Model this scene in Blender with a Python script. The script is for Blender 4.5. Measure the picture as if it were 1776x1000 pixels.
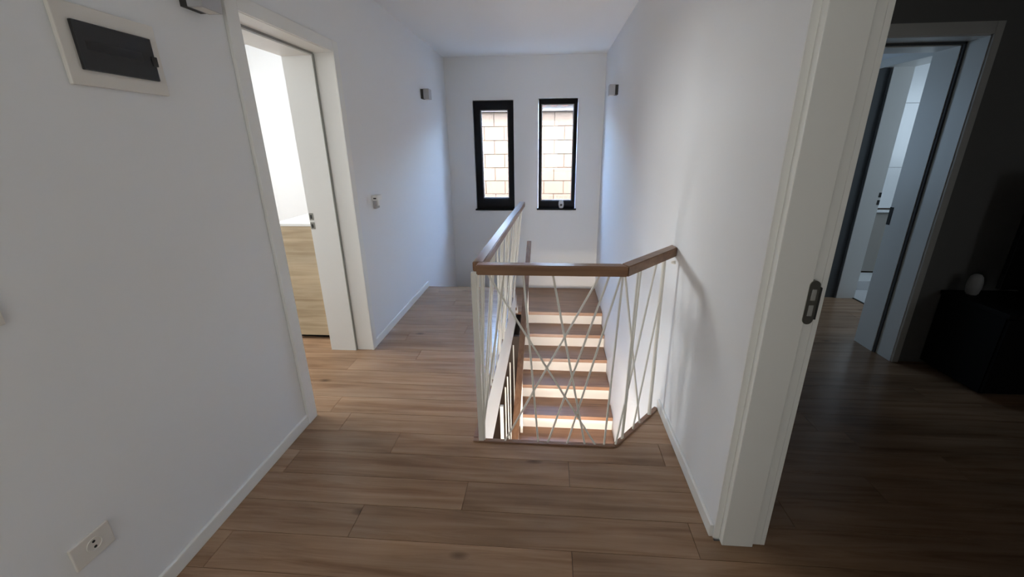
import bpy, bmesh, math, random
from mathutils import Vector, Matrix
random.seed(7)
for o in list(bpy.data.objects): bpy.data.objects.remove(o)
S = bpy.context.scene
COL = S.collection

# ------------------------------------------------------------------ camera
F_PX, PITCH, YAW, ROLL, EYE = 688.91, 0.31254, 0.07474, -0.00905, 1.488
cp, sp, cy, sy = math.cos(PITCH), math.sin(PITCH), math.cos(YAW), math.sin(YAW)
fw = Vector((-sy*cp, cy*cp, -sp)); rt = Vector((cy, sy, 0)); up = rt.cross(fw)
r2 = rt*math.cos(ROLL) + up*math.sin(ROLL); u2 = up*math.cos(ROLL) - rt*math.sin(ROLL)
cam = bpy.data.cameras.new('camera'); co = bpy.data.objects.new('camera', cam); COL.objects.link(co)
cam.sensor_width = 36.0; cam.lens = F_PX/1776*36; cam.shift_x = -15.23/1776; cam.shift_y = -23.48/1776; cam.clip_start = 0.02; cam.clip_end = 200
m = Matrix((r2, u2, -fw)).transposed().to_4x4(); m.translation = (0, 0, EYE); co.matrix_world = m
S.camera = co

# ------------------------------------------------------------------ light
S.view_settings.view_transform = 'Standard'; S.view_settings.look = 'None'
S.view_settings.gamma = 1; S.view_settings.use_curve_mapping = False
S.view_settings.exposure = 0.45
W = bpy.data.worlds.new('sky'); S.world = W; W.use_nodes = True
nt = W.node_tree; nt.nodes.clear()
sky = nt.nodes.new('ShaderNodeTexSky'); sky.sky_type = 'NISHITA'; sky.sun_disc = False
sky.sun_elevation = math.radians(56); sky.sun_rotation = math.radians(180+12); sky.air_density = 1.0; sky.dust_density = 1.5
bg = nt.nodes.new('ShaderNodeBackground'); bg.inputs[1].default_value = 13.0
wo = nt.nodes.new('ShaderNodeOutputWorld')
nt.links.new(sky.outputs[0], bg.inputs[0]); nt.links.new(bg.outputs[0], wo.inputs[0])

def light(name, kind, loc, energy, color=(1, 1, 1), target=None, size=None, size_y=None, angle=None):
    l = bpy.data.lights.new(name, kind); l.energy = energy; l.color = color
    if kind == 'AREA':
        l.shape = 'RECTANGLE'; l.size = size; l.size_y = size_y or size
    if kind == 'SUN': l.angle = angle
    if kind == 'POINT' and size: l.shadow_soft_size = size
    o = bpy.data.objects.new(name, l); COL.objects.link(o); o.location = loc
    if target: o.rotation_euler = (Vector(target)-Vector(loc)).to_track_quat('-Z', 'Y').to_euler()
    return o
light('sun', 'SUN', (0, -5, 12), 3.0, (1, .93, .82), (2.0, 5.2, 0), angle=math.radians(.6))
# daylight entering the unseen windows of the side rooms and the floor below, plus two added fill lamps
light('bedroom_window_daylight', 'AREA', (-4.2, 2.45, 2.15), 64, (.97, 1, 1), (-1.3, 2.40, .5), 1.7, .7)
light('lower_hall_daylight', 'AREA', (-.05, -.6, -.63), 125, (1, .86, .72), (.1, 4.0, -1.3), 1.1, .3)
light('stairwell_lamp', 'AREA', (.10, 1.95, -1.65), 23, (1, .97, .92), (.05, 2.9, 0), .7, .4)
light('hall_rear_fill', 'AREA', (-.4, -1.6, 1.5), 11, (1, .99, .93), (-.6, 3.0, 1.2), 1.2, 1.4)  # added fill behind the camera to lift the near walls; no window there
light('dark_room_fill', 'AREA', (4.2, -.6, 1.6), 2.0, (.95, .98, 1), (2.5, 2.6, 1.2), .8, 1.2)  # added faint fill so the dark room walls don't render black
light('passage_window_daylight', 'AREA', (1.25, 4.5, 1.5), 4.2, (.52, .74, 1), (2.6, 2.9, .9), .7, 1.0)
light('bathroom_window_daylight', 'AREA', (4.6, 3.2, 1.7), 12, (.68, .84, 1), (3.2, 4.2, 1.0), .8, 1.0)

# ------------------------------------------------------------------ materials
def new_mat(name):
    mt = bpy.data.materials.new(name); mt.use_nodes = True
    return mt, mt.node_tree, mt.node_tree.nodes['Principled BSDF']
def N(nt, t, **kw):
    n = nt.nodes.new(t)
    for k, v in kw.items(): setattr(n, k, v)
    return n
def plain(name, col, rough=.5, metal=0, bump=0, bscale=60, var=0.0, spec=None):
    mt, nt, b = new_mat(name)
    b.inputs['Base Color'].default_value = (*col, 1); b.inputs['Roughness'].default_value = rough
    b.inputs['Metallic'].default_value = metal
    if spec is not None: b.inputs['Specular IOR Level'].default_value = spec
    tc = N(nt, 'ShaderNodeTexCoord')
    no = N(nt, 'ShaderNodeTexNoise'); no.inputs['Scale'].default_value = bscale; no.inputs['Detail'].default_value = 4
    nt.links.new(tc.outputs['Object'], no.inputs['Vector'])
    if bump:
        bp = N(nt, 'ShaderNodeBump'); bp.inputs['Strength'].default_value = bump; bp.inputs['Distance'].default_value = .002
        nt.links.new(no.outputs[0], bp.inputs['Height']); nt.links.new(bp.outputs[0], b.inputs['Normal'])
    if var:
        n2 = N(nt, 'ShaderNodeTexNoise'); n2.inputs['Scale'].default_value = 1.7
        nt.links.new(tc.outputs['Object'], n2.inputs['Vector'])
        mx = N(nt, 'ShaderNodeMix', data_type='RGBA')
        mx.inputs[6].default_value = (*[c*(1-var) for c in col], 1); mx.inputs[7].default_value = (*[min(1, c*(1+var)) for c in col], 1)
        nt.links.new(n2.outputs[0], mx.inputs[0]); nt.links.new(mx.outputs[2], b.inputs['Base Color'])
    return mt
def wood(name, dark, mid, lite, axis=0, rough=.4, grain=1.0, knots=True, random_tone=.25, spec=.5):
    """grain runs along the given object axis; every board gets its own slice of the pattern"""
    mt, nt, b = new_mat(name); L = nt.links.new
    tc = N(nt, 'ShaderNodeTexCoord'); oi = N(nt, 'ShaderNodeObjectInfo')
    off = N(nt, 'ShaderNodeVectorMath', operation='MULTIPLY_ADD')
    cmb = N(nt, 'ShaderNodeCombineXYZ')
    for i in range(3): L(oi.outputs['Random'], cmb.inputs[i])
    off.inputs[1].default_value = (37, 53, 71)
    L(cmb.outputs[0], off.inputs[0]); L(tc.outputs['Object'], off.inputs[2])
    mp = N(nt, 'ShaderNodeMapping'); sc = [22*grain]*3; sc[axis] = 1.3*grain
    mp.inputs['Scale'].default_value = sc; L(off.outputs[0], mp.inputs[0])
    n1 = N(nt, 'ShaderNodeTexNoise'); n1.inputs['Scale'].default_value = 1.0; n1.inputs['Detail'].default_value = 6; n1.inputs['Roughness'].default_value = .62; n1.inputs['Distortion'].default_value = .6
    L(mp.outputs[0], n1.inputs['Vector'])
    mp2 = N(nt, 'ShaderNodeMapping'); sc2 = [5*grain]*3; sc2[axis] = 1.5*grain
    mp2.inputs['Scale'].default_value = sc2; L(off.outputs[0], mp2.inputs[0])
    n2 = N(nt, 'ShaderNodeTexNoise'); n2.inputs['Scale'].default_value = 1.0; n2.inputs['Detail'].default_value = 3
    L(mp2.outputs[0], n2.inputs['Vector'])
    cr = N(nt, 'ShaderNodeValToRGB'); e = cr.color_ramp.elements
    e[0].position = .30; e[0].color = (*dark, 1); e[1].position = .72; e[1].color = (*lite, 1)
    k = cr.color_ramp.elements.new(.5); k.color = (*mid, 1)
    L(n1.outputs[0], cr.inputs[0])
    mx = N(nt, 'ShaderNodeMix', data_type='RGBA', blend_type='MULTIPLY'); mx.inputs[0].default_value = 1
    r2_ = N(nt, 'ShaderNodeMapRange'); r2_.inputs[1].default_value = .3; r2_.inputs[2].default_value = .7; r2_.inputs[3].default_value = .78; r2_.inputs[4].default_value = 1.15
    L(n2.outputs[0], r2_.inputs[0]); L(cr.outputs[0], mx.inputs[6]); L(r2_.outputs[0], mx.inputs[7])
    tone = N(nt, 'ShaderNodeMapRange'); tone.inputs[3].default_value = 1-random_tone; tone.inputs[4].default_value = 1+random_tone
    L(oi.outputs['Random'], tone.inputs[0])
    mx2 = N(nt, 'ShaderNodeMix', data_type='RGBA', blend_type='MULTIPLY'); mx2.inputs[0].default_value = 1
    L(mx.outputs[2], mx2.inputs[6]); L(tone.outputs[0], mx2.inputs[7])
    col = mx2.outputs[2]
    if knots:
        mp3 = N(nt, 'ShaderNodeMapping'); s3 = [4.5]*3; s3[axis] = 2.0; mp3.inputs['Scale'].default_value = s3; L(off.outputs[0], mp3.inputs[0])
        vo = N(nt, 'ShaderNodeTexVoronoi'); vo.inputs['Scale'].default_value = 1.0; vo.inputs['Randomness'].default_value = 1; L(mp3.outputs[0], vo.inputs['Vector'])
        kr = N(nt, 'ShaderNodeMapRange'); kr.inputs[1].default_value = .02; kr.inputs[2].default_value = .10; kr.inputs[3].default_value = .40; kr.inputs[4].default_value = 1
        L(vo.outputs['Distance'], kr.inputs[0])
        mx3 = N(nt, 'ShaderNodeMix', data_type='RGBA', blend_type='MULTIPLY'); mx3.inputs[0].default_value = 1
        L(col, mx3.inputs[6]); L(kr.outputs[0], mx3.inputs[7]); col = mx3.outputs[2]
    L(col, b.inputs['Base Color']); b.inputs['Roughness'].default_value = rough; b.inputs['Specular IOR Level'].default_value = spec
    bp = N(nt, 'ShaderNodeBump'); bp.inputs['Strength'].default_value = .12; bp.inputs['Distance'].default_value = .002
    L(n1.outputs[0], bp.inputs['Height']); L(bp.outputs[0], b.inputs['Normal'])
    return mt
M = {}
M['wall'] = plain('white_wall_paint', (.79, .80, .81), .85, bump=.05, bscale=220)
M['ceil'] = plain('white_ceiling_paint', (.79, .80, .81), .9, bump=.04, bscale=200)
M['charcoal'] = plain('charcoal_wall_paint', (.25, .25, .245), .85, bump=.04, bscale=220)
M['white'] = plain('white_lacquer', (.80, .80, .77), .38)
M['seal'] = plain('grey_rubber_seal', (.30, .30, .285), .7)
M['seal_shade'] = plain('dark_seal_and_shade', (.08, .085, .09), .7)
M['steel'] = plain('brushed_steel', (.24, .235, .21), .38, metal=.8)
M['dark_hole'] = plain('dark_slot', (.02, .02, .018), .7)
M['sub'] = plain('dark_subfloor', (.06, .045, .035), .9)
M['plaster'] = plain('white_slab_plaster', (.80, .79, .77), .85, bump=.05, bscale=150)
M['plank'] = wood('oak_laminate', (.220, .123, .067), (.330, .201, .119), (.415, .272, .173), 0, .24, random_tone=.11, spec=.32)
M['rail'] = wood('handrail_oak', (.16, .075, .04), (.235, .125, .068), (.29, .165, .095), 0, .32, knots=False, random_tone=.03)
M['rail_y'] = wood('handrail_oak_long', (.16, .075, .04), (.235, .125, .068), (.29, .165, .095), 1, .32, knots=False, random_tone=.03)
M['tread'] = wood('tread_oak', (.20, .095, .05), (.30, .155, .085), (.36, .20, .115), 0, .35, knots=False, random_tone=.05)
M['oak'] = wood('pale_oak_veneer', (.33, .245, .15), (.47, .375, .245), (.56, .465, .33), 0, .5, grain=.8, random_tone=.02)
M['brown_shade'] = plain('dark_brown_shade', (.055, .035, .024), .6)
M['rod'] = plain('cream_painted_steel', (.78, .76, .70), .4)
M['riser'] = plain('white_riser_paint', (.80, .78, .75), .5)
M['black'] = plain('black_window_plastic', (.005, .005, .006), .55, spec=.15)
M['panel_white'] = plain('ivory_plastic', (.72, .69, .64), .45)
M['smoke'] = plain('smoked_plastic_door', (.018, .019, .021), .25)
M['black_bar'] = plain('dark_breaker_row', (.004, .004, .0045), .5)
M['lamp_grey'] = plain('pale_grey_metal', (.42, .42, .43), .45)
M['lamp_dark'] = plain('dark_bronze_metal', (.03, .028, .027), .5)
M['cab_black'] = plain('black_furniture', (.005, .005, .005), .6, spec=.2)
M['tv'] = plain('black_screen', (.004, .004, .004), .15)
M['device'] = plain('pale_grey_plastic', (.55, .55, .55), .4)
M['tile'] = plain('white_glazed_tile', (.80, .82, .82), .25)
M['beige_tile'] = plain('grey_beige_tile', (.30, .28, .25), .4, var=.08)
M['pale_floor_tile'] = plain('pale_floor_tile', (.62, .62, .62), .3)
M['brick'] = plain('orange_clay_block', (.064, .0365, .0195), .9, bump=.5, bscale=40, var=.12)
M['mortar'] = plain('grey_mortar', (.055, .033, .019), .95, bump=.4, bscale=60)
M['roof'] = plain('terracotta_tile', (.16, .07, .045), .8, var=.1)
M['fascia'] = plain('pale_fascia', (.16, .125, .10), .7)
M['ext'] = plain('exterior_render', (.7, .69, .66), .9)
# window glass: mostly see-through, a little mirror
mt = bpy.data.materials.new('window_glass'); mt.use_nodes = True; nt = mt.node_tree; nt.nodes.clear()
o_ = N(nt, 'ShaderNodeOutputMaterial'); t_ = N(nt, 'ShaderNodeBsdfTransparent'); g_ = N(nt, 'ShaderNodeBsdfGlossy'); x_ = N(nt, 'ShaderNodeMixShader')
g_.inputs['Roughness'].default_value = .02; t_.inputs[0].default_value = (.93, .95, .94, 1); x_.inputs[0].default_value = .05
nt.links.new(t_.outputs[0], x_.inputs[1]); nt.links.new(g_.outputs[0], x_.inputs[2]); nt.links.new(x_.outputs[0], o_.inputs[0])
M['glass'] = mt

# ------------------------------------------------------------------ mesh helpers
def obj(name, bm, mat, parent=None, smooth=False):
    bmesh.ops.recalc_face_normals(bm, faces=bm.faces)
    me = bpy.data.meshes.new(name); bm.to_mesh(me); bm.free()
    me.materials.append(M[mat] if isinstance(mat, str) else mat)
    if smooth:
        for p in me.polygons: p.use_smooth = True
    o = bpy.data.objects.new(name, me); COL.objects.link(o)
    if parent is not None: o.parent = parent
    return o
def add_box(bm, x0, x1, y0, y1, z0, z1, bev=0):
    t = bmesh.new()
    bmesh.ops.create_cube(t, size=1)
    for v in t.verts: v.co = Vector(((x0+x1)/2+v.co.x*(x1-x0), (y0+y1)/2+v.co.y*(y1-y0), (z0+z1)/2+v.co.z*(z1-z0)))
    if bev: bmesh.ops.bevel(t, geom=list(t.edges), offset=bev, segments=2, affect='EDGES', profile=.6)
    merge(bm, t)
def merge(bm, t):
    mp = {v: bm.verts.new(v.co) for v in t.verts}
    for f in t.faces:
        try: bm.faces.new([mp[v] for v in f.verts])
        except ValueError: pass
    t.free()
def boxes(*bs, bev=0):
    bm = bmesh.new()
    for b in bs: add_box(bm, *b, bev=bev)
    return bm
def add_prism(bm, poly, z0, z1):
    lo = [bm.verts.new((x, y, z0)) for x, y in poly]; hi = [bm.verts.new((x, y, z1)) for x, y in poly]
    n = len(poly)
    bm.faces.new(lo[::-1]); bm.faces.new(hi)
    for i in range(n): bm.faces.new((lo[i], lo[(i+1) % n], hi[(i+1) % n], hi[i]))
def add_hex(bm, pts):      # 8 corners: bottom ring then top ring
    v = [bm.verts.new(p) for p in pts]
    for f in ((3, 2, 1, 0), (4, 5, 6, 7), (0, 1, 5, 4), (1, 2, 6, 5), (2, 3, 7, 6), (3, 0, 4, 7)): bm.faces.new([v[i] for i in f])
def rod_mesh(a, b, r, seg=8):
    a, b = Vector(a), Vector(b); d = (b-a).normalized()
    u = d.cross(Vector((0, 1, 0)) if abs(d.y) < .9 else Vector((1, 0, 0))).normalized(); w = d.cross(u)
    bm = bmesh.new(); A = []; B = []
    for i in range(seg):
        t = 2*math.pi*i/seg; e = (u*math.cos(t)+w*math.sin(t))*r
        A.append(bm.verts.new(a+e)); B.append(bm.verts.new(b+e))
    for i in range(seg): bm.faces.new((A[i], A[(i+1) % seg], B[(i+1) % seg], B[i]))
    bm.faces.new(A[::-1]); bm.faces.new(B)
    return bm
def lathe(profile, center, seg=24, axis='z', sx=1, sy=1):
    bm = bmesh.new(); rings = []
    for r, h in profile:
        ring = []
        for i in range(seg):
            t = 2*math.pi*i/seg; c, s = r*math.cos(t)*sx, r*math.sin(t)*sy
            p = {'z': (c, s, h), 'x': (h, c, s), 'y': (c, h, s)}[axis]
            ring.append(bm.verts.new(Vector(center)+Vector(p)))
        rings.append(ring)
    for a, b in zip(rings, rings[1:]):
        for i in range(seg): bm.faces.new((a[i], a[(i+1) % seg], b[(i+1) % seg], b[i]))
    bm.faces.new(rings[0][::-1]); bm.faces.new(rings[-1])
    return bm
def empty(name, loc=(0, 0, 0)):
    o = bpy.data.objects.new(name, None); COL.objects.link(o); o.location = loc; o.empty_display_size = .1
    return o
def part(name, bm, mat, root, smooth=False):
    """mesh given in world metres, parented to a thing's root (its base may stand anywhere)"""
    o = obj(name, bm, mat, None, smooth); o.parent = root
    w = Vector((0, 0, 0)); r = root
    while r is not None: w += r.location; r = r.parent
    o.data.transform(Matrix.Translation(-w))
    return o
def tag(o, label, cat, group=None):
    o['label'] = label; o['category'] = cat
    if group: o['group'] = group
    return o
def struct(o, label=None):
    o['kind'] = 'structure'
    if label: o['label'] = label
    return o
def clip(poly, a, b, c):   # keep a*x+b*y<=c
    out = []
    for i in range(len(poly)):
        p, q = poly[i], poly[(i+1) % len(poly)]
        dp, dq = a*p[0]+b*p[1]-c, a*q[0]+b*q[1]-c
        if dp <= 0: out.append(p)
        if dp*dq < 0:
            t = dp/(dp-dq); out.append((p[0]+t*(q[0]-p[0]), p[1]+t*(q[1]-p[1])))
    return out
def area(poly): return abs(sum(p[0]*q[1]-q[0]*p[1] for p, q in zip(poly, poly[1:]+poly[:1])))/2

# ------------------------------------------------------------------ key measures (metres)
XL, XR, YE, ZC = -1.358, .664, 5.473, 2.555          # hall: left wall, right wall, end wall, ceiling
TL, TR = .305, .165                                   # wall thickness left / right
YO, XO, YS = 1.722, -.378, 4.133                      # stair opening: near edge, left edge; hall floor ends at YS
CH0, CH1 = (.347, YO), (XR, 2.067)                   # chamfered corner of the opening
YB = -1.7                                            # wall behind the camera
DY = 2.71                                            # dark room: wall with the passage door
SLAB = -.43; LOW = -2.74
D1 = (1.63, 2.445); D2 = (3.16, 4.0)
HEAD = 2.055

# ------------------------------------------------------------------ floor
bm = boxes((XL, XR, YB, YO, SLAB, -.009), (XL, XO, YO, YS, SLAB, -.009),
           (-4.6, XL-TL, YB, 4.6, SLAB, -.009), (XL-TL, XL, 1.862, 2.675, SLAB, -.009),
           (XR, XR+TR, .38, 1.222, SLAB, -.009),
           (XR+TR, 5.2, YB, DY, SLAB, -.009), (D1[0], D1[1], DY, DY+.32, SLAB, -.009),
           (XR+TR, 2.80, DY+.32, 5.6, SLAB, -.009), (2.80, 3.068, D2[0], D2[1], SLAB, -.009))
add_prism(bm, [CH0, (XR, YO), CH1], SLAB, -.009)
floor = struct(obj('floor', bm, 'sub'), 'brown oak laminate floor of long staggered planks')
def rect(x0, x1, y0, y1): return [(x0, y0), (x1, y0), (x1, y1), (x0, y1)]
regions = [rect(XL, XR, YB, YO), rect(XL, XO, YO, YS), [CH0, (XR, YO), CH1],
           rect(-4.6, XL, 1.862, 2.675), rect(-4.6, XL-TL, 2.675, 4.6), rect(-4.6, XL-TL, 1.0, 1.862),
           rect(XR, XR+TR, .38, 1.222), rect(XR+TR, 4.4, YB, DY), rect(D1[0], D1[1], DY, DY+.32),
           rect(1.2, 2.80, DY+.32, 5.6), rect(2.80, 3.068, D2[0], D2[1])]
PW, PL, GAP = .153, 1.38, .0020
row0 = 1.754 - PW*25
JOINT = {20: 0.102, 21: -0.794, 22: -0.363, 23: 0.108, 24: -0.8, 26: -1.287}
for k in range(64):
    y0 = row0+k*PW; y1 = y0+PW
    if y1 < -1.0 or y0 > 5.6: continue
    x = -6.0 + [0, .47, .93, .21, .72, 1.12, .35][k % 7] + random.uniform(-.06, .06)
    if k in JOINT: x = JOINT[k]-PL*6
    while x < 5:
        pieces = []
        for R in regions:
            p = rect(x+GAP/2, x+PL-GAP/2, y0+GAP/2, y1-GAP/2)
            for i in range(len(R)):
                (ax, ay), (bx, by) = R[i], R[(i+1) % len(R)]
                s = sum(q[0]*r[1]-r[0]*q[1] for q, r in zip(R, R[1:]+R[:1]))
                nx, ny = (by-ay), -(bx-ax)
                if s < 0: nx, ny = -nx, -ny
                if p: p = clip(p, nx, ny, nx*ax+ny*ay)
            if p and len(p) > 2 and area(p) > 2e-4: pieces.append(p)
        if pieces:
            bm = bmesh.new()
            for p in pieces: add_prism(bm, p, -.009, 0)
            obj('plank', bm, 'plank', floor)
        x += PL

# ------------------------------------------------------------------ walls and ceiling
struct(obj('ceiling', boxes((-4.8, 5.3, YB-.2, YE+.3, ZC, ZC+.22)), 'ceil'), 'plain white ceiling')
struct(obj('wall_left', boxes((XL-TL, XL, YB, 1.857, SLAB, ZC), (XL-TL, XL, 2.680, YE, LOW, ZC), (XL-TL, XL, 1.857, 2.680, HEAD+.03, ZC)), 'wall'), 'white left wall of the stair hall')
struct(obj('wall_right', boxes((XR, XR+TR, 1.2365, YE, LOW, ZC), (XR, XR+TR, YB, .36, SLAB, ZC), (XR, XR+TR, .36, 1.2365, HEAD+.06, ZC)), 'wall'), 'white right wall of the stair hall')
w1 = (-1.014, -.485, .668, 2.055); w2 = (-.168, .340, .676, 2.064)
x0, x1 = XL-TL, XR+TR
struct(obj('wall_end', boxes((x0, x1, YE, YE+.3, LOW, w1[2]), (x0, x1, YE, YE+.3, w2[3], ZC), (x0, w1[0], YE, YE+.3, w1[2], w2[3]),
      (w1[1], w2[0], YE, YE+.3, w1[2], w2[3]), (w2[1], x1, YE, YE+.3, w1[2], w2[3]), (w1[0], w1[1], YE, YE+.3, w1[3], w2[3])), 'wall'), 'white end wall with two narrow black windows')
struct(obj('wall_back', boxes((-4.8, 5.3, YB-.2, YB, SLAB, ZC)), 'wall'))
# bedroom behind the left door
struct(obj('wall_bedroom', boxes((-4.8, -4.6, YB, 4.8, SLAB, ZC), (-4.6, XL-TL, 4.6, 4.8, SLAB, ZC), (-4.6, XL-TL, .6, .8, 0, ZC)), 'wall'))
# dark room and the passage behind it
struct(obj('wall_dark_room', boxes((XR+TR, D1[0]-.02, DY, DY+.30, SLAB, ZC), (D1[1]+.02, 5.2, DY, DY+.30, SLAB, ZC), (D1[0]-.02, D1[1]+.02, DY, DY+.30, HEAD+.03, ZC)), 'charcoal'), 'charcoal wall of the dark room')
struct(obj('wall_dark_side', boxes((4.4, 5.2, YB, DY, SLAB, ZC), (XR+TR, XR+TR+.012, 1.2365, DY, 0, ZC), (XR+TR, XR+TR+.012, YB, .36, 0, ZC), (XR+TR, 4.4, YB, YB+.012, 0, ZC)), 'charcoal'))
struct(obj('wall_passage', boxes((2.80, 3.068, DY+.30, D2[0]-.02, SLAB, ZC), (2.80, 3.068, D2[1]+.02, 5.6, SLAB, ZC), (2.80, 3.068, D2[0]-.02, D2[1]+.02, HEAD+.06, ZC), (XR+TR, 5.2, 5.6, 5.8, SLAB, ZC), (5.0, 5.2, DY+.3, 5.6, SLAB, ZC)), 'wall'))
# storey below
struct(obj('wall_lower', boxes((-2.6, XR, -1.3, -1.1, LOW, SLAB), (-2.7, -2.5, -1.1, 3.3, LOW, SLAB), (-2.5, XL-TL, 3.2, 3.4, LOW, SLAB), (XR, XR+TR, -1.3, 1.2365, LOW, SLAB)), 'wall'))
struct(obj('wall_lower_shade', boxes((-.74, -.70, 1.2, 4.05, LOW, SLAB), (-1.35, -.295, 4.05, 4.10, LOW, -.56)), 'brown_shade'))  # added panels, coloured dark in place of the unlit space under the stairs
struct(obj('floor_lower', boxes((-2.7, XR+TR, -1.3, YE, LOW-.1, LOW)), 'tread'))

# ------------------------------------------------------------------ baseboards
def baseboard(name, x_wall, dirx, y0, y1):
    bm = boxes((min(x_wall, x_wall+dirx*.014), max(x_wall, x_wall+dirx*.014), y0, y1, 0, .060), bev=.004)
    return struct(obj(name, bm, 'white'), 'white skirting board along the floor')
baseboard('baseboard_left', XL, 1, YB, 1.797)
baseboard('baseboard_left_far', XL, 1, 2.722, YS)
baseboard('baseboard_right', XR, -1, 1.2395, CH1[1])

# ------------------------------------------------------------------ door frames
# door_1: left wall, deep lining seen beyond the near casing
d = struct(empty('door_1', (XL, 2.29, 0)), 'white lined doorway into the bright bedroom')
xi = XL-TL-.012
part('casing', boxes((XL, XL+.016, 1.797, 1.872, 0, HEAD+.062), bev=.003), 'white', d)
part('casing', boxes((XL, XL+.016, 2.657, 2.720, 0, HEAD+.062), bev=.003), 'white', d)
part('casing', boxes((XL, XL+.016, 1.872, 2.657, HEAD-.002, HEAD+.062), bev=.003), 'white', d)
part('lining', boxes((XL-.115, XL+.004, 2.663, 2.685, 0, HEAD), (XL-.115, XL+.004, 1.852, 1.866, 0, HEAD), (XL-.115, XL+.004, 1.866, 2.663, HEAD-.004, HEAD+.02)), 'white', d)
part('seal', boxes((XL-.122, XL-.115, 2.653, 2.685, 0, HEAD-.01), (XL-.122, XL-.115, 1.852, 1.876, 0, HEAD-.01), (XL-.122, XL-.115, 1.872, 2.655, HEAD-.014, HEAD+.02)), 'seal', d)
st = part('door_stop', boxes((xi, XL-.122, 2.645, 2.685, 0, HEAD-.02), (xi, XL-.122, 1.852, 1.884, 0, HEAD-.02), (xi, XL-.122, 1.884, 2.645, HEAD-.022, HEAD+.02)), 'white', d)
for z in (1.036, .972):
    p = part('strike_plate', boxes((xi+.003, xi+.034, 2.6435, 2.6452, z-.024, z+.024)), 'steel', d)
    part('slot', boxes((xi+.010, xi+.024, 2.6430, 2.6436, z-.014, z+.012)), 'dark_hole', p)
# door_2: near right jamb
d = struct(empty('door_2', (XR+.08, .8, 0)), 'white doorway jamb opening into the dark room')
X2 = XR+TR+.008
part('casing', boxes((XR+.0005, XR+.0225, 1.2320, 1.2375, 0, HEAD+.06), (XR+.0005, XR+.0225, .36, .367, 0, HEAD+.06), (XR+.0005, XR+.0225, .367, 1.2320, HEAD+.055, HEAD+.06)), 'white', d)
part('lining', boxes((XR+.0225, XR+.138, 1.2040, 1.2375, 0, HEAD+.03), (XR+.0225, XR+.138, .36, .394, 0, HEAD+.03), (XR+.0225, XR+.138, .394, 1.2040, HEAD+.0, HEAD+.06), bev=.0025), 'white', d)
part('rebate', boxes((XR+.138, X2, 1.2165, 1.2375, 0, HEAD+.03), (XR+.138, X2, .36, .381, 0, HEAD+.03), (XR+.138, X2, .381, 1.2165, HEAD+.02, HEAD+.06), bev=.002), 'white', d)
part('casing', boxes((X2, X2+.016, 1.2165, 1.30, 0, HEAD+.07), (X2, X2+.016, .31, .381, 0, HEAD+.07), (X2, X2+.016, .31, 1.30, HEAD+.03, HEAD+.10)), 'white', d)
bm = bmesh.new()
n = 10; pts = []
zc, hh, rr, xc = 1.021, .072, .0155, XR+.145
for i in range(n+1): t = math.pi*i/n; pts.append((xc+rr*math.cos(t), zc+hh-rr+rr*math.sin(t)))
for i in range(n+1): t = math.pi+math.pi*i/n; pts.append((xc+rr*math.cos(t), zc-hh+rr+rr*math.sin(t)))
A = [bm.verts.new((x, 1.2010, z)) for x, z in pts]; B = [bm.verts.new((x, 1.2170, z)) for x, z in pts]
bm.faces.new(A); bm.faces.new(B[::-1])
for i in range(len(A)): bm.faces.new((A[i], B[i], B[(i+1) % len(A)], A[(i+1) % len(A)]))
p = part('strike_plate', bm, 'steel', d)
for z in (zc+.026, zc-.026): part('slot', boxes((xc-.006, xc+.008, 1.2004, 1.2012, z-.018, z+.018)), 'seal', p)
part('lip', boxes((xc+.0155, xc+.022, 1.2000, 1.2095, zc-.055, zc+.05)), 'dark_hole', p)
# door_3: dark room to passage
d = struct(empty('door_3', ((D1[0]+D1[1])/2, DY, 0)), 'white lined doorway at the back of the dark room')
L_, R_ = D1
part('casing', boxes((R_+.006, R_+.048, DY-.016, DY, 0, HEAD+.07), bev=.003), 'white', d)
part('casing', boxes((L_-.048, L_-.006, DY-.016, DY, 0, HEAD+.07), bev=.003), 'white', d)
part('casing', boxes((L_-.006, R_+.006, DY-.016, DY, HEAD+.006, HEAD+.07), bev=.003), 'white', d)
part('lining', boxes((R_, R_+.022, DY-.004, DY+.125, 0, HEAD), (L_-.022, L_, DY-.004, DY+.125, 0, HEAD), (L_, R_, DY-.004, DY+.125, HEAD, HEAD+.03)), 'white', d)
part('seal', boxes((R_-.012, R_+.02, DY+.125, DY+.14, 0, HEAD-.012), (L_-.02, L_+.012, DY+.125, DY+.14, 0, HEAD-.012), (L_+.012, R_-.012, DY+.125, DY+.14, HEAD-.014, HEAD+.02)), 'seal_shade', d)
part('door_stop', boxes((R_-.018, R_+.02, DY+.14, DY+.32, 0, HEAD-.018), (L_-.02, L_+.018, DY+.14, DY+.32, 0, HEAD-.018), (L_+.018, R_-.018, DY+.14, DY+.32, HEAD-.02, HEAD+.02)), 'white', d)
p = part('strike_plate', boxes((R_-.0205, R_-.017, DY+.292, DY+.3205, .93, 1.055)), 'dark_hole', d)
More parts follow.
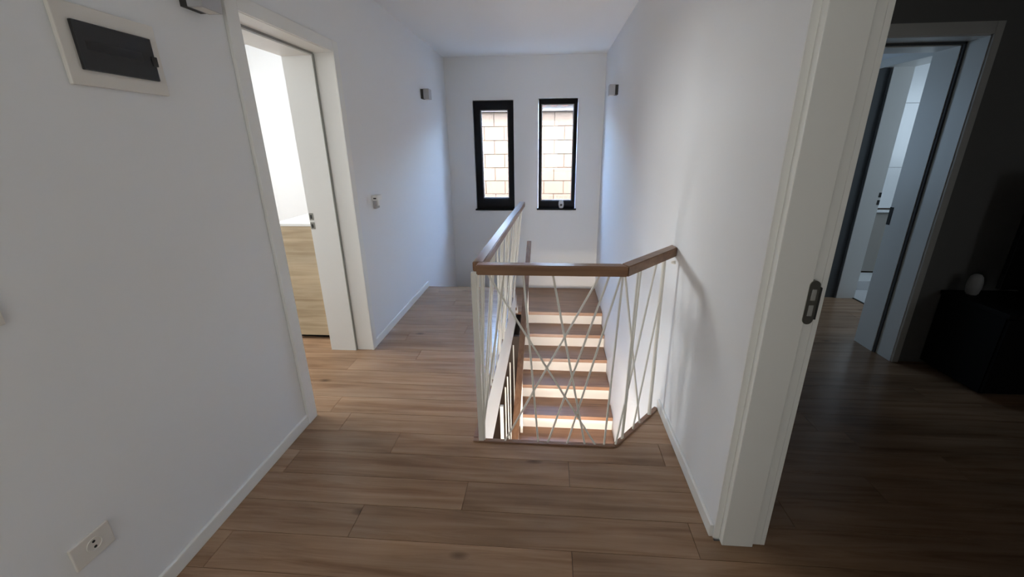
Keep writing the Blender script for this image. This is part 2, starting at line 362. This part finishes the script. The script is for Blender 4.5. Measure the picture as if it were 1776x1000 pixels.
# door_4: passage to bathroom
d = struct(empty('door_4', (3.02, (D2[0]+D2[1])/2, 0)), 'white doorway into the bright bathroom')
Y4 = D2[1]; XA = 2.80
part('casing', boxes((XA-.016, XA, Y4+.004, Y4+.066, 0, HEAD+.10), (XA-.016, XA, D2[0]-.066, D2[0]-.004, 0, HEAD+.10), (XA-.016, XA, D2[0]-.004, Y4+.004, HEAD+.04, HEAD+.10)), 'white', d)
part('lining', boxes((XA, XA+.09, Y4, Y4+.02, 0, HEAD+.05), (XA, XA+.09, D2[0]-.02, D2[0], 0, HEAD+.05)), 'seal_shade', d)  # lining darkened to the seal tone; its shadow is put into the colour
part('seal', boxes((XA+.09, XA+.105, Y4-.014, Y4+.02, 0, HEAD+.04)), 'seal_shade', d)
part('door_stop', boxes((XA+.105, 3.075, Y4-.02, Y4+.02, 0, HEAD+.05), (XA+.105, 3.075, D2[0]-.02, D2[0]+.01, 0, HEAD+.05), (XA, 3.075, D2[0], Y4, HEAD+.05, HEAD+.08)), 'white', d)
for z in (1.03, .96): part('strike_plate', boxes((3.053, 3.0755, Y4-.0215, Y4-.0195, z-.022, z+.022)), 'dark_hole', d)
part('threshold', boxes((3.061, 3.075, D2[0], Y4-.02, 0, .006)), 'dark_hole', d)

# ------------------------------------------------------------------ windows
def window(name, w, gl, sash, label):
    x0, x1, z0, z1 = w; gx0, gx1, gz0, gz1 = gl
    root = struct(empty(name, ((x0+x1)/2, YE, z0)), label)
    def ring(a, b, y0, y1):
        (ax0, ax1, az0, az1), (bx0, bx1, bz0, bz1) = a, b
        return boxes((ax0, bx0, y0, y1, az0, az1), (bx1, ax1, y0, y1, az0, az1), (bx0, bx1, y0, y1, az0, bz0), (bx0, bx1, y0, y1, bz1, az1))
    e = .006; out = (x0+e, x1-e, z0+.002, z1-e)
    if sash:
        mid = (x0+.042, x1-.034, z0+.048, z1-.042)
        f = part('frame', ring(out, mid, YE+.028, YE+.10), 'black', root)
        s = part('sash', ring((mid[0]-.012, mid[1]+.012, mid[2]-.012, mid[3]+.012), gl, YE+.012, YE+.085), 'black', root)
        part('hinge', boxes((x0+.008, x0+.020, YE+.012, YE+.03, z1-.11, z1-.03)), 'black', f)
    else:
        f = part('frame', ring(out, gl, YE+.022, YE+.095), 'black', root)
    part('bead', ring((gl[0], gl[1], gl[2], gl[3]), (gx0+.012, gx1-.012, gz0+.012, gz1-.012), YE+.045, YE+.062), 'lamp_grey', f)
    part('pane', boxes((gx0-.003, gx1+.003, YE+.0615, YE+.0665, gz0-.003, gz1+.003)), 'glass', root)
    part('sill', boxes((x0-.012, x1+.012, YE-.030, YE+.028, z0-.016, z0+.004), bev=.002), 'black', root)
    return root
window('window_1', w1, (-.918, -.558, .812, 1.942), True, 'narrow black window with a thick opening sash, left of the pair')
window('window_2', w2, (-.128, .290, .778, 1.999), False, 'narrow black window with a thin frame, right of the pair')

# ------------------------------------------------------------------ staircase
RZ, GO, Y0S, ZL = .160, .290, 4.58, -.478
st = tag(empty('staircase', (.2, 2.5, LOW)), 'wooden staircase with white risers and inner handrail descending from the landing under the windows', 'staircase')
XS = -.286
part('landing', boxes((XL+.003, XR-.003, Y0S, YE-.003, ZL-.04, ZL)), 'tread', st)
for i in range(1, 3):      # two steps down from the hall floor to the landing
    y = YS+(i-1)*.205
    part('tread', boxes((XL+.003, XO, y, y+.235, -RZ*i-.04, -RZ*i)), 'tread', st)
for i in range(3): part('riser', boxes((XL+.003, XO, YS+i*.205-.012, YS+i*.205, -RZ*(i+1), -RZ*i-.04)), 'riser', st)
for k in range(14):
    y = Y0S-k*GO; z = ZL-k*RZ
    part('riser', boxes((XS, XR-.003, y+.018, y+.032, z-RZ, z-.04)), 'riser', st)
    if k < 13: part('tread', boxes((XS, XR-.003, y-GO, y+.03, z-RZ-.04, z-RZ), bev=.003), 'tread', st)
# slab faces of the opening
bm = boxes((XO, XO+.006, YO, YS, SLAB, -.001), (XO, CH0[0], YO, YO+.006, SLAB, -.001))
struct(obj('trim_1', bm, 'plaster'), 'white plastered edge of the stair opening')

# ------------------------------------------------------------------ railing round the opening
rl = tag(empty('stair_railing', (.0, YO, 0)), 'railing of slanted white rods and brown wooden handrail around the stair opening', 'railing')
def bar(p0, p1, w, z0, z1, mit0=0, mit1=0):
    """horizontal beam between two plan points; mit = shift of the end along the beam per metre of sideways offset"""
    a, b = Vector(p0), Vector(p1); d = (b-a).normalized(); n = Vector((-d.y, d.x))
    h = w/2; c = [a+n*-h+d*(mit0*-h), b+n*-h+d*(mit1*-h), b+n*h+d*(mit1*h), a+n*h+d*(mit0*h)]
    t = bmesh.new(); add_hex(t, [(*q, z0) for q in c]+[(*q, z1) for q in c])
    bmesh.ops.bevel(t, geom=list(t.edges), offset=.004, segments=2, affect='EDGES')
    return t
HZ0, HZ1, HW = .934, .982, .052
PC = (-.330, YO); PM = (.337, YO+.002); PE = (XR-.004, 2.094); PF = (-.268, 3.86)
ang = math.atan2(PE[1]-PM[1], PE[0]-PM[0]); mm = math.tan(ang/2)
part('handrail', bar(PC, PM, HW, HZ0, HZ1, 0, -mm), 'rail', rl)
part('handrail', bar(PM, PE, HW, HZ0, HZ1, mm, .9), 'rail', rl)
part('handrail', bar((PC[0], PC[1]+HW/2), PF, HW, HZ0, HZ1), 'rail_y', rl)
part('edge_trim', bar((XO-.012, YO), (CH0[0]+.004, YO), .030, 0, .007, 0, -.4), 'rail', rl)
part('edge_trim', bar((CH0[0]+.004, YO), (XR-.014, 2.060), .030, 0, .007, .4, 0), 'rail', rl)
part('edge_trim', bar((XO, YO+.015), (XO, YS), .030, 0, .007), 'rail_y', rl)
def post(x, y, s=.024, z0=0.004): part('post', boxes((x-s/2, x+s/2, y-s/2, y+s/2, z0, HZ0+.004)), 'rod', rl)
post(-.346, YO+.004, .026)
dx, dy = PE[0]-PM[0], PE[1]-PM[1]
def on_diag(s): return (CH0[0]+.005+s*(XR-.02-CH0[0]), YO+.003+s*(2.055-YO))
def on_diag_top(s): return (PM[0]+s*dx, PM[1]+s*dy)
def lerp(a, b, t): return tuple(u+(v-u)*t for u, v in zip(a, b))
q = on_diag(.80)
part('post', rod_mesh((*q, .004), (*on_diag_top(.78), HZ0+.004), .0105, 10), 'rod', rl)
for y in (2.89, 3.83):
    part('post', rod_mesh((-.366, y, .004), (PC[0]+(PF[0]-PC[0])*(y-PC[1])/(PF[1]-PC[1])-.006, y, HZ0+.004), .0115, 10), 'rod', rl)
RR = .0052
for t, b in [(-.286, .252), (.232, -.220), (.273, .005), (.325, .107), (.016, .198), (-.118, -.045), (.332, .298), (-.312, -.330), (-.205, -.345)]:
    part('rod', rod_mesh((t, YO+.003, HZ0+.004), (b, YO+.003, .004), RR), 'rod', rl)
for t, b in [(.01, .56), (.25, .15), (.62, .02)]:
    part('rod', rod_mesh((*on_diag_top(t), HZ0+.004), (*on_diag(b), .004), RR), 'rod', rl)
pm_ = lerp((*on_diag_top(.78), HZ0), (*on_diag(.80), 0), .22)
part('rod', rod_mesh(pm_, (*on_diag(.40), .004), RR), 'rod', rl)
part('rod', rod_mesh((*on_diag_top(.30), HZ0+.004), (*on_diag(.17), .004), RR), 'rod', rl)
rg = random.Random(4)
def left_top(y): return (PC[0]+(PF[0]-PC[0])*(y-PC[1])/(PF[1]-PC[1]), y)
def left_bot(y): return (-.366, y)
for i in range(26):
    y = 1.78+i*.081; a = y+rg.uniform(-.06, .06); b = max(1.77, min(3.95, y+rg.uniform(-.34, .34)))
    part('rod', rod_mesh((*left_top(min(a, 3.83)), HZ0+.004), (*left_bot(b), .004), RR), 'rod', rl)
part('wall_bracket', lathe([(.006, -.02), (.010, -.004), (.010, 0)], (XR-.0005, 2.072, .898), 10, 'x'), 'rod', rl, True)

# handrail of the flight below
ya, za, yb, zb = 4.50, .447, 1.50, -1.023
XH, wv, hv = -.236, .050, .045
bm = bmesh.new()
add_hex(bm, [(XH-wv/2, ya, za-hv), (XH+wv/2, ya, za-hv), (XH+wv/2, yb, zb-hv), (XH-wv/2, yb, zb-hv),
             (XH-wv/2, ya, za), (XH+wv/2, ya, za), (XH+wv/2, yb, zb), (XH-wv/2, yb, zb)])
ir = part('handrail', bm, 'rail_y', st)
def hz(y): return za-hv+(y-ya)*(za-zb)/(ya-yb)
def stz(y): return ZL-(Y0S-y)*RZ/GO
for i in range(22):
    y = 4.44-i*.128; b = y+rg.uniform(-.14, .14)
    part('baluster', rod_mesh((XH-.01, y, hz(y)+.004), (XS-.012, b, stz(b)-.12), .006), 'rod', ir)
for y in (4.46, 3.35, 2.42): part('post', boxes((XH-.032, XH-.008, y-.012, y+.012, stz(y)-.14, hz(y)+.004)), 'rod', ir)
part('post', boxes((-.366, -.342, 2.60, 2.624, -2.1, SLAB)), 'rod', st)
for y0, y1 in ((2.86, 2.80), (3.02, 3.10), (3.26, 3.20), (3.6, 3.68)): part('baluster', rod_mesh((-.352, y0, SLAB), (-.352, y1, -2.0), .006), 'rod', st)

# ------------------------------------------------------------------ things on the walls
def bx(*a, bev=0): return boxes(tuple(a), bev=bev)
e = tag(empty('electrical_panel', (XL, 1.298, 1.672)), 'white flush electrical panel with smoked dark door on the left wall', 'electrical panel')
x = XL
part('frame', bx(x, x+.013, 1.138, 1.438, 1.667, 1.883, bev=.003), 'panel_white', e)
dr = part('door', bx(x+.0125, x+.024, 1.173, 1.405, 1.709, 1.838, bev=.003), 'smoke', e)
part('breaker_row', bx(x+.0235, x+.0246, 1.195, 1.362, 1.764, 1.789), 'black_bar', dr)
part('latch', bx(x+.020, x+.028, 1.391, 1.409, 1.754, 1.784, bev=.002), 'black_bar', dr)

def sconce(xw, s, y, z, label):
    r = tag(empty('wall_lamp', (xw, y, z)), label, 'wall lamp', 'wall lamps of the stair hall')
    a = lambda u0, u1: (min(xw+s*u0, xw+s*u1), max(xw+s*u0, xw+s*u1))
    part('mount', boxes((*a(0, .030), y-.045, y+.045, z+.003, z+.095)), 'lamp_dark', r)
    b = part('shade', boxes((*a(.030, .088), y-.05, y+.05, z, z+.098), bev=.003), 'lamp_grey', r)
    part('diffuser', boxes((*a(.040, .080), y-.04, y+.04, z-.001, z+.001)), 'panel_white', b)
sconce(XL, 1, 4.465, 1.968, 'small grey box wall lamp high on the far left wall')
sconce(XR, -1, 4.45, 1.972, 'small grey box wall lamp high on the right wall')
sconce(XL, 1, 1.635, 1.983, 'small grey box wall lamp cut by the top edge, above the left doorway side')

e = tag(empty('wall_socket', (XL, .764, .324)), 'white power socket plate low on the left wall', 'socket')
part('plate', bx(XL, XL+.009, .736, .841, .322, .403, bev=.003), 'panel_white', e)
s = part('socket_cup', lathe([(.021, -.002), (.021, .003), (.0185, .003), (.0175, .0008)], (XL+.009, .791, .366), 24, 'x'), 'panel_white', e, False)
for dz in (-.0095, .0095): part('pin_hole', lathe([(.0042, 0), (.0042, .0012)], (XL+.0094, .791, .366+dz), 10, 'x'), 'dark_hole', s)
e = tag(empty('light_switch', (XL, .75, 1.085)), 'pale light switch plate at the left edge of the picture', 'light switch')
part('plate', bx(XL, XL+.009, .70, .811, 1.077, 1.157, bev=.003), 'panel_white', e)
part('rocker', bx(XL+.004, XL+.013, .73, .782, 1.092, 1.142, bev=.002), 'panel_white', e)
e = tag(empty('wall_intercom', (XL, 3.02, 1.045)), 'small white wall device with grey lower body beside the bedroom door', 'wall device')
part('body', bx(XL, XL+.022, 2.985, 3.055, 1.040, 1.125, bev=.004), 'lamp_grey', e)
part('cap', bx(XL, XL+.046, 2.975, 3.060, 1.103, 1.143, bev=.005), 'white', e)
part('slot', bx(XL+.012, XL+.034, 2.9735, 2.9755, 1.115, 1.125), 'dark_hole', e)
part('stem', bx(XL+.022, XL+.034, 3.005, 3.030, 1.060, 1.105, bev=.003), 'white', e)

# small device on the right window's sill
e = tag(empty('sill_sensor', (.150, YE-.004, .680)), 'small round white device standing on the right window sill', 'device')
part('body', lathe([(.018, 0), (.030, .012), (.036, .05), (.034, .085), (.022, .112), (.006, .12)], (.150, YE-.002, .680), 20, 'z', 1, .55), 'device', e, True)
part('dial', lathe([(.016, 0), (.016, -.004)], (.150, YE-.020, .728), 16, 'y'), 'lamp_dark', e)

# ------------------------------------------------------------------ bedroom dresser
e = tag(empty('dresser', (-1.87, 3.4, 0)), 'pale oak dresser with white top seen through the left doorway', 'dresser')
part('body', bx(-2.08, XL-TL-.004, 2.836, 4.2, .045, .933), 'oak', e)
part('side_panel', bx(-2.085, XL-TL-.003, 2.817, 2.835, .035, .933, bev=.001), 'oak', e)
part('top', bx(-2.09, XL-TL-.002, 2.812, 4.21, .934, .953, bev=.002), 'white', e)
part('plinth', bx(-2.05, XL-TL-.02, 2.86, 4.18, 0, .044), 'cab_black', e)
for i in range(3):
    f = part('drawer_front', bx(-2.100, -2.0865, 2.89+.0, 4.19, .06+i*.29, .340+i*.29, bev=.001), 'oak', e)

# ------------------------------------------------------------------ dark room furniture
e = tag(empty('tv_cabinet', (3.5, 2.57, 0)), 'low black cabinet against the dark wall', 'cabinet')
part('body', bx(2.635, 4.3, 2.297, DY-.01, .03, .52), 'cab_black', e)
part('top', bx(2.625, 4.31, 2.277, DY-.008, .521, .55, bev=.002), 'cab_black', e)
part('plinth', bx(2.68, 4.26, 2.33, DY-.03, 0, .03), 'cab_black', e)
for i in range(3):
    f = part('door', bx(2.640+i*.553, 3.188+i*.553, 2.279, 2.296, .035, .515, bev=.001), 'cab_black', e)
    part('handle', bx(2.87+i*.553, 2.97+i*.553, 2.269, 2.2785, .46, .47), 'lamp_dark', f)
e = tag(empty('television', (3.45, 2.55, .55)), 'black television standing on the low black cabinet', 'television')
part('screen', bx(2.81, 4.06, 2.54, 2.57, .61, 1.33, bev=.004), 'tv', e)
part('back_cover', bx(3.05, 3.85, 2.57, 2.61, .68, 1.1, bev=.01), 'cab_black', e)
for xx in (3.05, 3.82): part('foot', bx(xx-.02, xx+.02, 2.47, 2.64, .551, .61), 'cab_black', e)
e = tag(empty('air_freshener', (2.735, 2.62, .551)), 'pale rounded egg-shaped device on the low black cabinet', 'device')
part('body', lathe([(.022, 0), (.031, .010), (.037, .05), (.036, .085), (.030, .118), (.018, .134), (.005, .138)], (2.735, 2.62, .551), 24), 'device', e, True)
part('base_ring', lathe([(.025, 0), (.025, .006)], (2.735, 2.62, .5505), 24), 'lamp_grey', e)

# ------------------------------------------------------------------ bathroom glimpse
fb = struct(obj('floor_bathroom', boxes((3.068, 5.0, DY+.3, 5.6, SLAB, 0.0)), 'pale_floor_tile'), 'pale bathroom floor')
YT = 4.605
wb = struct(obj('wall_bathroom', boxes((3.07, 5.0, YT+.015, YT+.14, 0, ZC)), 'mortar'), 'bathroom wall with white tiles above a beige half wall')
for i in range(3):
    for z0, z1 in ((.818, 1.243), (1.246, 1.869), (1.872, 2.49)):
        obj('wall_tile', boxes((2.75+i*1.202, 3.949+i*1.202, YT, YT+.015, z0, z1), bev=.001), 'tile', wb)
for i in range(3): obj('wall_tile', boxes((2.75+i*1.202, 3.949+i*1.202, YT, YT+.015, .10, .775)), 'beige_tile', wb)
obj('ledge', boxes((3.075, 5.0, YT-.05, YT+.015, .777, .800), bev=.002), 'tile', wb)
e = tag(empty('shower_tray', (3.9, 4.45, 0)), 'low white shower tray in front of the beige tiles', 'shower tray')
part('tray', boxes((3.1, 4.7, 4.26, YT-.002, 0, .085), bev=.006), 'tile', e)
part('rim', boxes((3.1, 4.7, 4.235, 4.258, 0, .10), bev=.004), 'pale_floor_tile', e)

# ------------------------------------------------------------------ neighbour's house outside the windows
YN = 7.85
nb = tag(empty('neighbour_house', (0, YN, -3)), 'unfinished orange clay block house outside the windows', 'house')
part('wall', bx(-5.5, 5.5, YN+.012, YN+.3, -3.0, 2.10), 'mortar', nb)
BW, BH = .375, .247
first = None
for r in range(9):
    for c in range(13):
        xx = -2.75+c*BW+(r % 2)*BW/2; zz = 2.09-(r+1)*BH
        if first is None:
            first = part('brick', bx(-BW/2+.006, BW/2-.006, -.006, .02, .006, BH-.006, bev=.004), 'brick', nb)
            first.data.transform(Matrix.Translation(nb.location)); o = first
        else:
            o = first.copy(); COL.objects.link(o); o.parent = nb
        o.location = Vector((xx, YN+random.uniform(-.003, .003), zz))-nb.location
part('fascia', bx(-5.6, 5.6, YN-.10, YN+.02, 2.10, 2.18), 'fascia', nb)
part('roof_deck', boxes((-5.6, 5.6, YN-.22, YN+.3, 2.19, 2.22)), 'fascia', nb)
tile = None
for c in range(30):
    if tile is None:
        bm = lathe([(.09, 0), (.085, .5)], (0, 0, 0), 12, 'y'); tile = part('roof_tile', bm, 'roof', nb, True); tile.data.transform(Matrix.Translation(nb.location)); o = tile
    else:
        o = tile.copy(); COL.objects.link(o); o.parent = nb
    o.location = Vector((-2.8+c*.19, YN-.26, 2.235))-nb.location; o.rotation_euler = (math.radians(24), 0, 0)
part('roof_slope', boxes((-5.6, 5.6, YN-.1, YN+.9, 2.24, 2.27)), 'roof', nb)
gr = bx(-12, 12, YE+.4, 20, -3.2, -3.0)
struct(obj('ground', gr, 'ext'), 'pale ground between the houses')
